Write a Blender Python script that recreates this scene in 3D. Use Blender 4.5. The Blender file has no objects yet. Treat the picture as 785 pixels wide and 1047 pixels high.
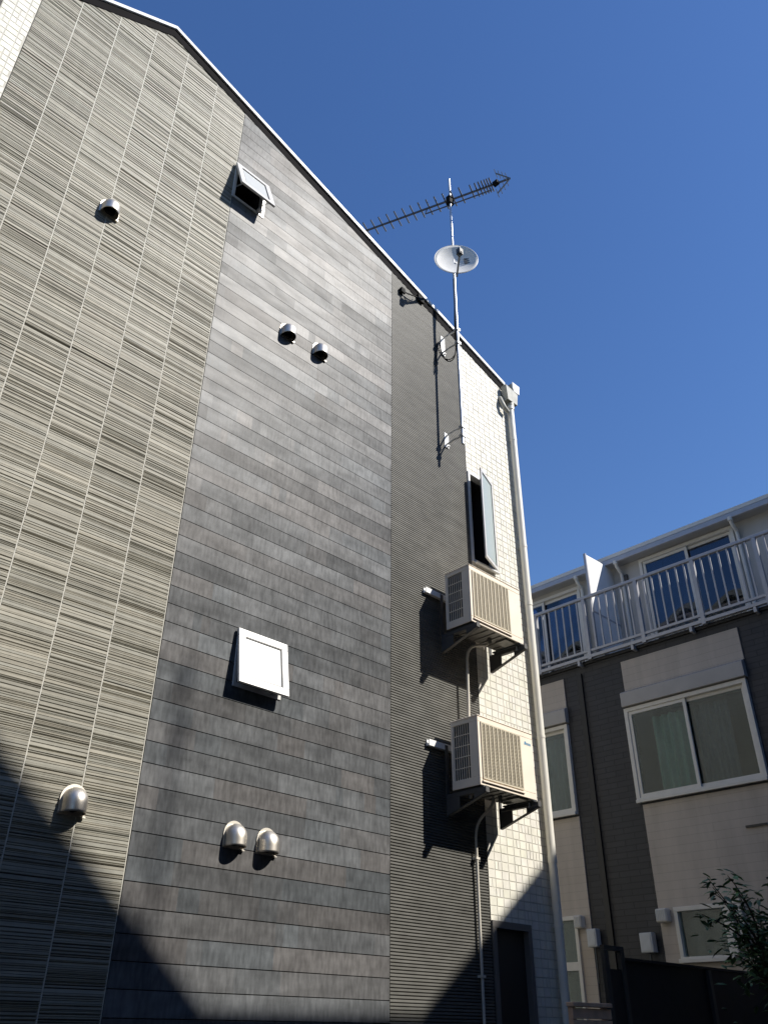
import bpy, bmesh, math, random
from mathutils import Vector, Matrix
random.seed(7)
S = bpy.context.scene
COL = S.collection
R = math.radians
ORG = {}          # world origin of every object made

# ------------------------------------------------------------------ materials
def nt(name):
    m = bpy.data.materials.new(name); m.use_nodes = True
    t = m.node_tree; b = t.nodes['Principled BSDF']
    return m, t, b
def plain(name, col, rough=.5, metal=0., spec=.5, noise=0., scale=20., bump=0.):
    m, t, b = nt(name)
    b.inputs['Base Color'].default_value = (*col, 1)
    b.inputs['Roughness'].default_value = rough
    b.inputs['Metallic'].default_value = metal
    b.inputs['Specular IOR Level'].default_value = spec
    if noise or bump:
        tc = t.nodes.new('ShaderNodeTexCoord')
        n = t.nodes.new('ShaderNodeTexNoise'); n.inputs['Scale'].default_value = scale
        n.inputs['Detail'].default_value = 6
        t.links.new(tc.outputs['Object'], n.inputs['Vector'])
        if noise:
            mr = t.nodes.new('ShaderNodeMapRange')
            mr.inputs[1].default_value = .3; mr.inputs[2].default_value = .7
            mr.inputs[3].default_value = 1 - noise; mr.inputs[4].default_value = 1 + noise
            t.links.new(n.outputs['Fac'], mr.inputs[0])
            mx = t.nodes.new('ShaderNodeMix'); mx.data_type = 'RGBA'; mx.blend_type = 'MULTIPLY'
            mx.inputs[0].default_value = 1; mx.inputs[6].default_value = (*col, 1)
            t.links.new(mr.outputs[0], mx.inputs[7]); t.links.new(mx.outputs[2], b.inputs['Base Color'])
        if bump:
            bp = t.nodes.new('ShaderNodeBump'); bp.inputs['Strength'].default_value = bump
            bp.inputs['Distance'].default_value = .01
            t.links.new(n.outputs['Fac'], bp.inputs['Height']); t.links.new(bp.outputs[0], b.inputs['Normal'])
    return m
def tinted(name, col, rough, spec=.5, scale=(6, 6, 60), amt=.25, bump=.0, rvar=.0, scale2=None, amt2=0., streak=0.):
    """base colour x the mesh's own 'tint' colour x stretched noise"""
    m, t, b = nt(name)
    N = t.nodes.new; L = t.links.new
    a = N('ShaderNodeAttribute'); a.attribute_name = 'tint'
    tc = N('ShaderNodeTexCoord')
    def noise(sc, am):
        mp = N('ShaderNodeMapping'); mp.inputs['Scale'].default_value = sc
        n = N('ShaderNodeTexNoise'); n.inputs['Scale'].default_value = 1; n.inputs['Detail'].default_value = 5
        L(tc.outputs['Object'], mp.inputs[0]); L(mp.outputs[0], n.inputs['Vector'])
        mr = N('ShaderNodeMapRange'); mr.inputs[1].default_value = .3; mr.inputs[2].default_value = .7
        mr.inputs[3].default_value = 1 - am; mr.inputs[4].default_value = 1 + am
        L(n.outputs['Fac'], mr.inputs[0]); return n, mr
    n, mr = noise(scale, amt)
    mx = N('ShaderNodeMix'); mx.data_type = 'RGBA'; mx.blend_type = 'MULTIPLY'; mx.inputs[0].default_value = 1
    mx.inputs[6].default_value = (*col, 1); L(a.outputs['Color'], mx.inputs[7])
    m2 = N('ShaderNodeMix'); m2.data_type = 'RGBA'; m2.blend_type = 'MULTIPLY'; m2.inputs[0].default_value = 1
    L(mx.outputs[2], m2.inputs[6]); L(mr.outputs[0], m2.inputs[7])
    out = m2
    if scale2:
        n2, mr2 = noise(scale2, amt2)
        m3 = N('ShaderNodeMix'); m3.data_type = 'RGBA'; m3.blend_type = 'MULTIPLY'; m3.inputs[0].default_value = 1
        L(out.outputs[2], m3.inputs[6]); L(mr2.outputs[0], m3.inputs[7]); out = m3
        sp = N('ShaderNodeSeparateColor'); L(a.outputs['Color'], sp.inputs[0])
        q1 = N('ShaderNodeMath'); q1.operation = 'MULTIPLY'; L(mr2.outputs[0], q1.inputs[0]); L(mr.outputs[0], q1.inputs[1])
        q2 = N('ShaderNodeMath'); q2.operation = 'MULTIPLY'; L(q1.outputs[0], q2.inputs[0]); L(sp.outputs[0], q2.inputs[1])
        q3 = N('ShaderNodeMath'); q3.operation = 'MULTIPLY'; q3.inputs[1].default_value = spec; L(q2.outputs[0], q3.inputs[0]); spl = q3
    L(out.outputs[2], b.inputs['Base Color'])
    b.inputs['Roughness'].default_value = rough; b.inputs['Specular IOR Level'].default_value = spec
    if scale2: L(spl.outputs[0], b.inputs['Specular IOR Level'])
    if streak:
        n4, mr4 = noise((16, 16, .55), streak)
        m4 = N('ShaderNodeMix'); m4.data_type = 'RGBA'; m4.blend_type = 'MULTIPLY'; m4.inputs[0].default_value = 1
        L(out.outputs[2], m4.inputs[6]); L(mr4.outputs[0], m4.inputs[7]); L(m4.outputs[2], b.inputs['Base Color'])
    if rvar:
        r2 = N('ShaderNodeMapRange'); r2.inputs[1].default_value = .3; r2.inputs[2].default_value = .7
        r2.inputs[3].default_value = rough - rvar; r2.inputs[4].default_value = rough + rvar
        L(n.outputs['Fac'], r2.inputs[0]); L(r2.outputs[0], b.inputs['Roughness'])
    if bump:
        bp = N('ShaderNodeBump'); bp.inputs['Strength'].default_value = bump; bp.inputs['Distance'].default_value = .004
        L(n.outputs['Fac'], bp.inputs['Height']); L(bp.outputs[0], b.inputs['Normal'])
    return m
def glass(name, tintc=(.8, .88, .9), rough=.02, base=.10):
    m, t, b = nt(name); t.nodes.remove(b)
    N = t.nodes.new; L = t.links.new
    tr = N('ShaderNodeBsdfTransparent'); tr.inputs[0].default_value = (*tintc, 1)
    gl = N('ShaderNodeBsdfGlossy'); gl.inputs[0].default_value = (.95, .97, 1, 1); gl.inputs['Roughness'].default_value = rough
    fr = N('ShaderNodeFresnel'); fr.inputs[0].default_value = 1.52
    ad = N('ShaderNodeMath'); ad.operation = 'ADD'; ad.inputs[1].default_value = base; ad.use_clamp = True
    L(fr.outputs[0], ad.inputs[0])
    tc = N('ShaderNodeTexCoord'); no = N('ShaderNodeTexNoise'); no.inputs['Scale'].default_value = 1.7; no.inputs['Detail'].default_value = 1; L(tc.outputs['Object'], no.inputs['Vector'])
    bp = N('ShaderNodeBump'); bp.inputs['Strength'].default_value = .35; bp.inputs['Distance'].default_value = .03; L(no.outputs['Fac'], bp.inputs['Height']); L(bp.outputs[0], gl.inputs['Normal'])
    mx = N('ShaderNodeMixShader'); L(ad.outputs[0], mx.inputs[0]); L(tr.outputs[0], mx.inputs[1]); L(gl.outputs[0], mx.inputs[2])
    L(mx.outputs[0], t.nodes['Material Output'].inputs[0])
    return m
def bricks(name, c1, c2, mortar, bw, rh, ms=.004, rough=.6, axis='YZ', bump=.6, spec=.5):
    m, t, b = nt(name); N = t.nodes.new; L = t.links.new
    tc = N('ShaderNodeTexCoord'); sx = N('ShaderNodeSeparateXYZ'); cx = N('ShaderNodeCombineXYZ')
    L(tc.outputs['Object'], sx.inputs[0])
    L(sx.outputs[axis[0]], cx.inputs[0]); L(sx.outputs[axis[1]], cx.inputs[1])
    br = N('ShaderNodeTexBrick'); br.inputs['Color1'].default_value = (*c1, 1); br.inputs['Color2'].default_value = (*c2, 1)
    br.inputs['Mortar'].default_value = (*mortar, 1); br.inputs['Scale'].default_value = 1
    br.inputs['Mortar Size'].default_value = ms; br.inputs['Brick Width'].default_value = bw; br.inputs['Row Height'].default_value = rh
    L(cx.outputs[0], br.inputs['Vector'])
    mp = N('ShaderNodeMapping'); mp.inputs['Scale'].default_value = (2.2, 2.2, .35); L(tc.outputs['Object'], mp.inputs[0])
    no = N('ShaderNodeTexNoise'); no.inputs['Scale'].default_value = 1.6; no.inputs['Detail'].default_value = 7; no.inputs['Roughness'].default_value = .65; L(mp.outputs[0], no.inputs['Vector'])
    mr = N('ShaderNodeMapRange'); mr.inputs[1].default_value = .3; mr.inputs[2].default_value = .7; mr.inputs[3].default_value = .84; mr.inputs[4].default_value = 1.12; L(no.outputs['Fac'], mr.inputs[0])
    mx = N('ShaderNodeMix'); mx.data_type = 'RGBA'; mx.blend_type = 'MULTIPLY'; mx.inputs[0].default_value = 1
    L(br.outputs['Color'], mx.inputs[6]); L(mr.outputs[0], mx.inputs[7]); L(mx.outputs[2], b.inputs['Base Color'])
    b.inputs['Roughness'].default_value = rough; b.inputs['Specular IOR Level'].default_value = spec
    inv = N('ShaderNodeMath'); inv.operation = 'SUBTRACT'; inv.inputs[0].default_value = 1
    L(br.outputs['Fac'], inv.inputs[1])
    bp = N('ShaderNodeBump'); bp.inputs['Strength'].default_value = bump; bp.inputs['Distance'].default_value = .006
    L(inv.outputs[0], bp.inputs['Height']); L(bp.outputs[0], b.inputs['Normal'])
    return m

M = dict(
    striated=tinted('striated siding board', (.325, .310, .258), .55, .28, (3, 3, 30), .14, .3, .05, (.5, .5, .4), .08, .06),
    plank=tinted('weathered plank siding', (.092, .096, .099), .47, .172, (42, 42, 11), .22, .26, .03, (3.2, 3.2, 9), .22, .03),
    ribbed=tinted('dark ribbed siding', (.145, .142, .128), .55, .28, (5, 5, 9), .14, .2, .04, (.8, .8, .5), .10),
    tile=tinted('cream wall tile', (.70, .675, .59), .45, .5, (9, 9, 9), .07, .1, .05, (.7, .7, .3), .06, .05),
    grout=plain('grey tile grout', (.52, .50, .44), .9, noise=.15, scale=8),
    sealant=plain('pale sealant joint', (.47, .455, .40), .7),
    backing=plain('dark wall backing', (.06, .058, .055), .9),
    fascia=plain('dark brown fascia', (.007, .006, .007), .8, noise=.2, scale=5, spec=.06),
    cap=plain('white roof edge metal', (.78, .78, .78), .3, noise=.06, scale=6),
    roof=plain('slate grey roofing', (.06, .06, .065), .7, noise=.2, scale=4),
    steel=plain('brushed stainless steel', (.66, .62, .55), .46, 1., noise=.08, scale=25),
    steel_dark=plain('inside of vent hood', (.02, .02, .02), .7),
    zinc=plain('galvanised steel', (.55, .56, .57), .42, .85, noise=.15, scale=18),
    alu=plain('silver white aluminium frame', (.70, .69, .66), .36, .15, noise=.06, scale=12),
    frosted=plain('frosted window pane', (.50, .52, .51), .34, 0, .9, noise=.05, scale=12),
    bronze=plain('dark bronze frame', (.03, .029, .028), .4),
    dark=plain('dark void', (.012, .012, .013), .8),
    acbody=plain('beige enamelled steel', (.84, .74, .61), .45, noise=.05, scale=5),
    acgrille=plain('beige plastic grille', (.56, .50, .38), .5, noise=.06, scale=8),
    acdark=plain('dark heat exchanger', (.035, .04, .045), .6, noise=.3, scale=40),
    acunder=plain('grey galvanised base pan', (.20, .19, .17), .5, .4, noise=.25, scale=14),
    bracket=plain('painted bracket steel', (.075, .073, .07), .6, .0, noise=.15, scale=14),
    railw=plain('white powder coated bracket rail', (.80, .80, .78), .4),
    hose=plain('cream insulated pipe', (.62, .58, .50), .6, noise=.08, scale=16),
    pvc=plain('ivory pvc pipe', (.76, .735, .65), .36, noise=.05, scale=4),
    greypvc=plain('weathered grey gutter fitting', (.34, .34, .30), .5, noise=.25, scale=14),
    whitepvc=plain('white gutter end cap', (.8, .8, .8), .3),
    black=plain('black cable plastic', (.008, .008, .008), .7, spec=.1),
    antenna=plain('tarnished aluminium rod', (.16, .17, .18), .45, .7),
    dish=plain('white dish enamel', (.72, .71, .68), .45, noise=.05, scale=9),
    mark_blue=plain('blue print', (.06, .25, .42), .5),
    mark_grey=plain('flat dark grey', (.06, .065, .07), .5),
    darktile=bricks('dark wall tile', (.026, .026, .029), (.034, .033, .036), (.014, .014, .015), .30, .075, .005, .55, 'YZ', .6),
    cream=bricks('beige ribbed facade board', (.46, .40, .34), (.475, .415, .355), (.38, .335, .285), 1.8, .10, .003, .7, 'YZ', .4),
    shutterbox=plain('beige shutter box', (.40, .375, .35), .5, noise=.06, scale=5),
    upvc=plain('white window frame', (.66, .63, .57), .4, noise=.05, scale=10),
    rail=plain('pale grey railing aluminium', (.42, .42, .44), .36, .25, noise=.06, scale=10),
    toprender=plain('pale grey render', (.42, .41, .39), .8, noise=.07, scale=3),
    whitepanel=plain('white divider board', (.78, .77, .75), .6, noise=.04, scale=4),
    winglass=glass('window glass', (.80, .88, .88), .015, .0),
    skyglass=glass('balcony door glass', (.45, .50, .60), .02, .03),
    paneglass=glass('casement pane glass', (.45, .55, .55), .03, .22),
    curtain=plain('sage green curtain cloth', (.22, .34, .29), .9, noise=.08, scale=30),
    lace=plain('grey lace curtain', (.15, .15, .16), .9, noise=.10, scale=30),
    blue_blind=plain('blue grey blind', (.26, .33, .40), .8),
    room=plain('dim room wall', (.16, .15, .14), .9),
    fence=plain('black brown fence board', (.014, .013, .013), .6, noise=.3, scale=7),
    fencepost=plain('dark bronze fence post', (.035, .036, .036), .4),
    wood=plain('tan timber slat', (.70, .46, .30), .6, noise=.18, scale=9),
    box=plain('grey white meter box', (.52, .53, .53), .5, noise=.06, scale=10),
    bark=plain('brown bark', (.06, .045, .032), .9, noise=.3, scale=30),
    leaf=tinted('evergreen leaf', (.085, .16, .08), .42, .5, (30, 30, 30), .25),
    asphalt=plain('grey asphalt', (.05, .05, .05), .9, noise=.3, scale=30, bump=.3),
    neighbour=plain('grey brown neighbour render', (.10, .095, .09), .8, noise=.1, scale=3),
    neighbour_roof=plain('dark neighbour roof', (.05, .05, .052), .7, noise=.2, scale=4),
)

# ------------------------------------------------------------------ mesh helpers
class MB:
    def __init__(self): self.v = []; self.f = []; self.t = []
    def add(self, vs, fs, tint=(1, 1, 1)):
        k = len(self.v); self.v += [tuple(p) for p in vs]
        for f in fs: self.f.append([k + i for i in f]); self.t.append(tint)
        return self
    def box(self, x0, x1, y0, y1, z0, z1, tint=(1, 1, 1)):
        x0, x1 = sorted((x0, x1)); y0, y1 = sorted((y0, y1)); z0, z1 = sorted((z0, z1))
        return self.add([(x0,y0,z0),(x1,y0,z0),(x1,y1,z0),(x0,y1,z0),(x0,y0,z1),(x1,y0,z1),(x1,y1,z1),(x0,y1,z1)],
                 [(3,2,1,0),(4,5,6,7),(0,1,5,4),(1,2,6,5),(2,3,7,6),(3,0,4,7)], tint)
    def extrude(self, poly, d, tint=(1, 1, 1), caps=True):
        """closed polygon (3-d points) swept by vector d"""
        n = len(poly); d = Vector(d)
        a = [Vector(p) for p in poly]; b = [p + d for p in a]
        fs = [(i, (i+1) % n, n + (i+1) % n, n + i) for i in range(n)]
        if caps: fs += [tuple(range(n))[::-1], tuple(range(n, 2*n))]
        return self.add(a + b, fs, tint)
    def tube(self, pts, r, n=10, caps=True, tint=(1, 1, 1)):
        pts = [Vector(p) for p in pts]; rs = r if isinstance(r, (list, tuple)) else [r]*len(pts)
        rings = []; up = None
        for i, p in enumerate(pts):
            d = (pts[min(i+1, len(pts)-1)] - pts[max(i-1, 0)]).normalized()
            if up is None:
                up = d.orthogonal().normalized()
            up = (up - d*up.dot(d))
            up = up.normalized() if up.length > 1e-6 else d.orthogonal().normalized()
            s = d.cross(up)
            rings.append([p + (up*math.cos(2*math.pi*k/n) + s*math.sin(2*math.pi*k/n))*rs[i] for k in range(n)])
        vs = [q for rg in rings for q in rg]; fs = []
        for i in range(len(pts)-1):
            for k in range(n):
                fs.append((i*n+k, i*n+(k+1) % n, (i+1)*n+(k+1) % n, (i+1)*n+k))
        if caps: fs += [tuple(range(n))[::-1], tuple((len(pts)-1)*n + k for k in range(n))]
        return self.add(vs, fs, tint)
    def bar(self, a, b, w, h, up=(0, 0, 1), tint=(1, 1, 1)):
        a = Vector(a); b = Vector(b); d = (b-a).normalized(); u = Vector(up)
        if abs(d.dot(u)) > .99: u = Vector((0, 1, 0))
        s = d.cross(u).normalized()*w/2; t = s.cross(d).normalized()*h/2
        return self.extrude([a-s-t, a+s-t, a+s+t, a-s+t], b-a, tint)
    def build(self, name, mat, parent=None, smooth=False, bevel=0., clip=None):
        me = bpy.data.meshes.new(name); me.from_pydata(self.v, [], self.f)
        ca = me.color_attributes.new('tint', 'FLOAT_COLOR', 'CORNER')
        flat = []
        for f, t in zip(self.f, self.t): flat += [c for _ in f for c in (*t, 1)]
        ca.data.foreach_set('color', flat)
        bm = bmesh.new(); bm.from_mesh(me)
        for co, no in (clip or []):
            g = bm.verts[:] + bm.edges[:] + bm.faces[:]
            bmesh.ops.bisect_plane(bm, geom=g, plane_co=co, plane_no=no, clear_outer=True)
        if bevel:
            es = [e for e in bm.edges if e.is_manifold and e.calc_face_angle(0) > .6]
            bmesh.ops.bevel(bm, geom=es, offset=bevel, segments=1, affect='EDGES', clamp_overlap=True)
        bmesh.ops.recalc_face_normals(bm, faces=bm.faces)
        xs = [v.co for v in bm.verts]
        lo = Vector([min(c[i] for c in xs) for i in range(3)]); hi = Vector([max(c[i] for c in xs) for i in range(3)])
        c = Vector(((lo.x+hi.x)/2, (lo.y+hi.y)/2, lo.z if parent is None else (lo.z+hi.z)/2))
        for v in bm.verts: v.co -= c
        bm.to_mesh(me); bm.free()
        if smooth:
            me.polygons.foreach_set('use_smooth', [True]*len(me.polygons))
            try: me.set_sharp_from_angle(angle=R(38))
            except Exception: pass
        me.materials.append(M[mat] if isinstance(mat, str) else mat)
        o = bpy.data.objects.new(name, me); COL.objects.link(o)
        ORG[o] = c
        if parent is not None: o.parent = parent; o.location = c - ORG[parent]
        else: o.location = c
        return o
def thing(name, label, cat, loc, group=None):
    o = bpy.data.objects.new(name, None); COL.objects.link(o); o.empty_display_size = .2
    o.location = loc; ORG[o] = Vector(loc); tag(o, label, cat, group); return o
def tag(o, label, cat, group=None):
    o['label'] = label; o['category'] = cat
    if group: o['group'] = group
    return o
def structure(o): o['kind'] = 'structure'; return o
def copy_tree(o, loc, label=None):
    r = o.copy(); COL.objects.link(r); r.location = loc; ORG[r] = Vector(loc)
    if label: r['label'] = label
    def kids(src, dst):
        for ch in list(src.children):
            c = ch.copy(); COL.objects.link(c); c.parent = dst; ORG[c] = ORG[dst] + Vector(c.location); kids(ch, c)
    kids(o, r); return r
def sub(rect, holes):
    """rectangle minus rectangles -> rectangles (a0,a1,b0,b1)"""
    out = [rect]
    for h in holes:
        nx = []
        for (a0, a1, b0, b1) in out:
            if h[0] >= a1 or h[1] <= a0 or h[2] >= b1 or h[3] <= b0: nx.append((a0, a1, b0, b1)); continue
            if h[2] > b0: nx.append((a0, a1, b0, h[2]))
            if h[3] < b1: nx.append((a0, a1, h[3], b1))
            m0, m1 = max(b0, h[2]), min(b1, h[3])
            if h[0] > a0: nx.append((a0, h[0], m0, m1))
            if h[1] < a1: nx.append((h[1], a1, m0, m1))
        out = nx
    return [r for r in out if r[1]-r[0] > .002 and r[3]-r[2] > .002]

# ------------------------------------------------------------------ ground
g = MB().add([(-150,-150,0),(150,-150,0),(150,150,0),(-150,150,0)], [(0,1,2,3)]).build('ground', 'asphalt'); structure(g)

# ------------------------------------------------------------------ the tall house
house = thing('house', 'tall three storey house clad in striped, plank and ribbed grey siding with cream tile edges', 'house', (3.6, 0, 0))
SL = (Vector((1.79, 0, 10.42)), Vector((.52, 0, .854)).normalized() )
n_right = Vector((.3046, 0, 1)).normalized(); n_left = Vector((-.609, 0, 1)).normalized()
CLIP = [(Vector((1.80, 0, 10.425)), n_right), (Vector((1.80, 0, 10.425)), n_left)]
WIN1 = (2.745, 3.135, 8.64, 9.125); WIN2 = (3.377, 3.820, 3.675, 4.115); WIN3 = (6.265, 6.67, 5.85, 7.01)
DOOR = (6.262, 6.80, 0.0, 2.335)
SEAMS = [.585, .905, 1.262, 1.625, 1.995, 2.375, 2.747]
def jit(a): return 1 + random.uniform(-a, a)

# striped siding: boards with irregular horizontal ribs
sd = MB(); jt = MB()   # boards, joints
for bi in range(6):
    x0, x1 = SEAMS[bi] + .004, SEAMS[bi+1] - .004
    bt = jit(.02)
    z = 0.
    while z < 10.9:
        # cluster of ribs sharing a tone
        cl = random.uniform(.03, .14); ct = jit(.06); zc = z + cl
        while z < zc:
            h = random.choice((.007, .008, .010, .012, .015, .020)) * random.uniform(.8, 1.2)
            d = random.choice((.001, .0025, .004, .005, .006))
            tt = bt*ct*jit(.10); w = jit(.02)
            t = (tt*w, tt, tt*(2-w))
            g_ = random.choice((.002, .003, .005))
            y = -.004 - d
            sd.add([(x0, 0, z), (x1, 0, z), (x1, y, z+g_), (x0, y, z+g_), (x1, y-.001, z+h), (x0, y-.001, z+h), (x1, 0, z+h), (x0, 0, z+h)],
                   [(0,1,2,3), (3,2,4,5), (5,4,6,7), (0,3,5,7), (1,6,4,2)], t)
            z += h + random.choice((0, 0, .002, .004))
        z += random.choice((0, .003))
    jt.box(x1, x1+.008 if bi < 5 else x1+.006, -.0075, .004, 0, 10.9)
sd.build('striped_siding', 'striated', house, clip=CLIP)
jt.build('sealant_joint', 'sealant', house, clip=CLIP)
# thin dark backing right behind the claddings
bk = MB()
for r in sub((.0, 7.2, 0, 10.9), [WIN1, WIN2, WIN3, DOOR]): bk.box(r[0], r[1], .003, .20, r[2], r[3])
bk.build('wall_core', 'backing', house, clip=CLIP)

# plank siding
pk = MB()
zs = [1.711 + .1425*k for k in range(-13, 66)]
for z0 in zs:
    z1 = z0 + .1425; x = 2.753; rowt = jit(.20); off = random.uniform(0, 1)
    if z1 < 0: continue
    while x < 5.028:
        w = random.choice((.08, .14, .22, .3, .45, .7, 1.3)) * random.uniform(.8, 1.2)
        x1 = min(x + w, 5.028)
        if 5.028 - x1 < .06: x1 = 5.028
        tt = rowt*jit(.15); hue = random.choice((0, 0, 0, .03, .06, .10, -.04))
        t = (tt*(1+hue), tt*(1+hue*.15), tt*(1-hue*.35))
        for (a0, a1, b0, b1) in sub((x, x1, z0, z1), [WIN1, WIN2]):
            lo = .0045 if b0 == z0 else 0; hi = .002 if b1 == z1 else 0
            pk.add([(a0,.003,b0),(a1,.003,b0),(a1,0,b0+lo*.2),(a0,0,b0+lo*.2),(a1,-.011,b0+lo),(a0,-.011,b0+lo),(a1,-.012,b1-hi),(a0,-.012,b1-hi),(a1,.003,b1),(a0,.003,b1)],
                   [(0,1,2,3),(3,2,4,5),(5,4,6,7),(7,6,8,9),(0,3,5,7,9),(1,8,6,4,2)], t)
        x = x1
pk.build('plank_siding', 'plank', house, clip=CLIP)

# dark ribbed siding
rb = MB(); z = 0.
while z < 10.6:
    h = .0236
    for (a0, a1, b0, b1) in sub((5.032, 6.250, z, z+h), []):
        t = jit(.06)
        x = a0
        while x < a1 - .001:
            w = random.uniform(.25, .8); x1 = min(a1, x+w) if a1-(x+w) > .1 else a1
            tt = t*jit(.03)
            rb.add([(x,.003,b0),(x1,.003,b0),(x1,-.001,b0+.004),(x,-.001,b0+.004),(x1,-.012,b0+.008),(x,-.012,b0+.008),(x1,-.013,b0+.021),(x,-.013,b0+.021),(x1,-.001,b1),(x,-.001,b1)],
                   [(0,1,2,3),(3,2,4,5),(5,4,6,7),(7,6,8,9)], (tt,tt,tt))
            x = x1
    z += h
rb.add([(5.032,.003,0),(5.032,-.0,0),(5.032,-.0,10.6),(5.032,.003,10.6)], [(0,1,2,3)])
rb.build('ribbed_siding', 'ribbed', house, clip=CLIP)
MB().box(6.246, 6.254, -.014, .004, 0, 10.6).build('corner_trim', 'bronze', house, clip=CLIP)

# cream tile strips
def tiles(x0, x1, name, holes):
    tl = MB(); z = 0.; row = 0; pw, ph, g_ = .098, .0745, .005
    while z < 10.6:
        x = x0 + .002
        while x < x1:
            split = random.random() < .22
            segs = [(x, x+pw)] if not split else [(x, x+pw*.5), (x+pw*.5, x+pw)]
            for (s0, s1) in segs:
                a0, a1 = max(s0+g_/2, x0+.002), min(s1-g_/2, x1-.001)
                if a1 - a0 < .012: continue
                tt = jit(.05); d = .0095 + random.uniform(-.0008, .0008); tl_ = random.uniform(-.0006, .0006)
                for (p0, p1, q0, q1) in sub((a0, a1, z+g_/2, z+ph-g_/2), holes):
                    e = .0025
                    if p1-p0 < .01 or q1-q0 < .01: continue
                    tl.add([(p0,.002,q0),(p1,.002,q0),(p1,.002,q1),(p0,.002,q1),(p0+e,-d,q0+e),(p1-e,-d-tl_,q0+e),(p1-e,-d-tl_,q1-e),(p0+e,-d,q1-e)],
                       [(4,5,6,7),(0,1,5,4),(1,2,6,5),(2,3,7,6),(3,0,4,7)], (tt,tt*jit(.01),tt*jit(.03)))
            x += pw
        z += ph; row += 1
    o = tl.build(name, 'tile', house, clip=CLIP)
    gr = MB()
    for r in sub((x0, x1, 0, 10.6), holes): gr.add([(r[0],-.0065,r[2]),(r[1],-.0065,r[2]),(r[1],-.0065,r[3]),(r[0],-.0065,r[3])],[(0,1,2,3)])
    gr.build('grout', 'grout', o, clip=CLIP)
tiles(6.256, 7.2, 'tile_cladding', [WIN3, DOOR])
tiles(.322, .583, 'tile_cladding', [])
# further ribbed strip at the far left, and the other walls of the house
lf = MB(); z = 0
while z < 10:
    lf.add([(-2.5,-.002,z),(.318,-.002,z),(.318,-.014,z+.006),(-2.5,-.014,z+.006),(.318,-.014,z+.02),(-2.5,-.014,z+.02),(.318,-.002,z+.0236),(-2.5,-.002,z+.0236)],
           [(0,1,2,3),(3,2,4,5),(5,4,6,7)]); z += .0236
lf.build('ribbed_siding', 'ribbed', house, clip=CLIP)
sw = MB().box(7.0, 7.2, .202, 8, 0, 8.72).box(-2.5, -2.3, .202, 8, 0, 7.6).box(-2.3, 7.0, 7.8, 8, 0, 8.7).box(-2.5, -.002, .003, .2, 0, 7.7)
sw.build('rear_wall', bricks('cream side tile', (.6,.58,.5), (.64,.62,.54), (.45,.44,.4), .2, .075, .004, .5, 'YZ', .5), house)

# roof: slabs, dark fascia and white metal edge following the two pitches
def rz(x): return 10.42 + (-.3025*(x-1.80) if x > 1.80 else .635*(x-1.80))   # lower line of the white edge metal
def edge(x0, x1, y0, y1, lo, hi, mb):
    mb.extrude([(x0,y0,rz(x0)+lo),(x1,y0,rz(x1)+lo),(x1,y0,rz(x1)+hi),(x0,y0,rz(x0)+hi)], (0,y1-y0,0))
rf = MB(); edge(-2.9, 1.80, .02, 8.1, -.01, .05, rf); edge(1.80, 7.12, .02, 8.1, -.01, .05, rf); roof = rf.build('roof', 'roof', house)
fs = MB(); edge(-2.9, 1.80, -.0165, .019, -.10, .05, fs); edge(1.80, 7.19, -.0165, .019, -.10, .05, fs); fs.build('fascia', 'fascia', roof)
cp = MB()
for a, b in ((-2.9, -.4), (-.397, 1.60), (1.603, 1.80), (1.80, 2.01), (2.013, 4.4), (4.403, 7.14)):
    edge(a, b, -.036, -.018, .018, .066, cp); edge(a, b, -.016, .10, .052, .064, cp)
cp.build('edge_metal', 'cap', roof)

# awning windows
def frame(mb, x0, x1, z0, z1, y0, y1, w):
    mb.box(x0, x1, y0, y1, z1-w, z1).box(x0, x1, y0, y1, z0, z0+w).box(x0, x0+w, y0, y1, z0+w, z1-w).box(x1-w, x1, y0, y1, z0+w, z1-w)
    return mb
def rot_pts(mb, fn): mb.v = [tuple(fn(Vector(p))) for p in mb.v]; return mb
def awning(W, ang):
    x0, x1, z0, z1 = W
    wf = frame(MB(), x0-.004, x1+.006, z0-.002, z1+.012, -.020, .05, .034).build('window', 'alu', house, bevel=.002)
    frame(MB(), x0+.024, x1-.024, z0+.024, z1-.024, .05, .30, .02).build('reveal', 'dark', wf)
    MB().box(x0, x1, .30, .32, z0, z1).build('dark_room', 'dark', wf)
    H = z1-.003; a = R(ang); py_ = -.024
    def tr(p):   # rotate about the top hinge
        dz = p.z - H; dy = p.y - py_
        return (p.x, py_ + dy*math.cos(a) + dz*math.sin(a), H + dz*math.cos(a) - dy*math.sin(a))
    s = frame(MB(), x0-.016, x1+.012, z0-.004, z1+.004, -.048, -.024, .058)
    sa = rot_pts(s, tr).build('sash', 'alu', wf, bevel=.002)
    p = rot_pts(MB().box(x0+.043, x1-.047, -.038, -.032, z0+.055, z1-.055), tr); p.build('pane', 'frosted', sa)
    gs = rot_pts(frame(MB(), x0+.0405, x1-.0445, z0+.0525, z1-.0525, -.0445, -.0385, .008), tr); gs.build('gasket', 'bronze', sa)
    for xx in (x0+.03, x1-.03):
        q = tr(Vector((xx, -.034, z0+.05)))
        MB().bar((xx, -.026, z0+.16), q, .012, .006).build('stay', 'zinc', wf)
    MB().box(x1-.10, x1-.055, -.075, -.026, z0+.012, z0+.03).box(x1-.085, x1-.07, -.075, -.06, z0-.012, z0+.012).build('handle', 'zinc', wf)
    return wf
awning(WIN1, 19); awning(WIN2, 9)

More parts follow.
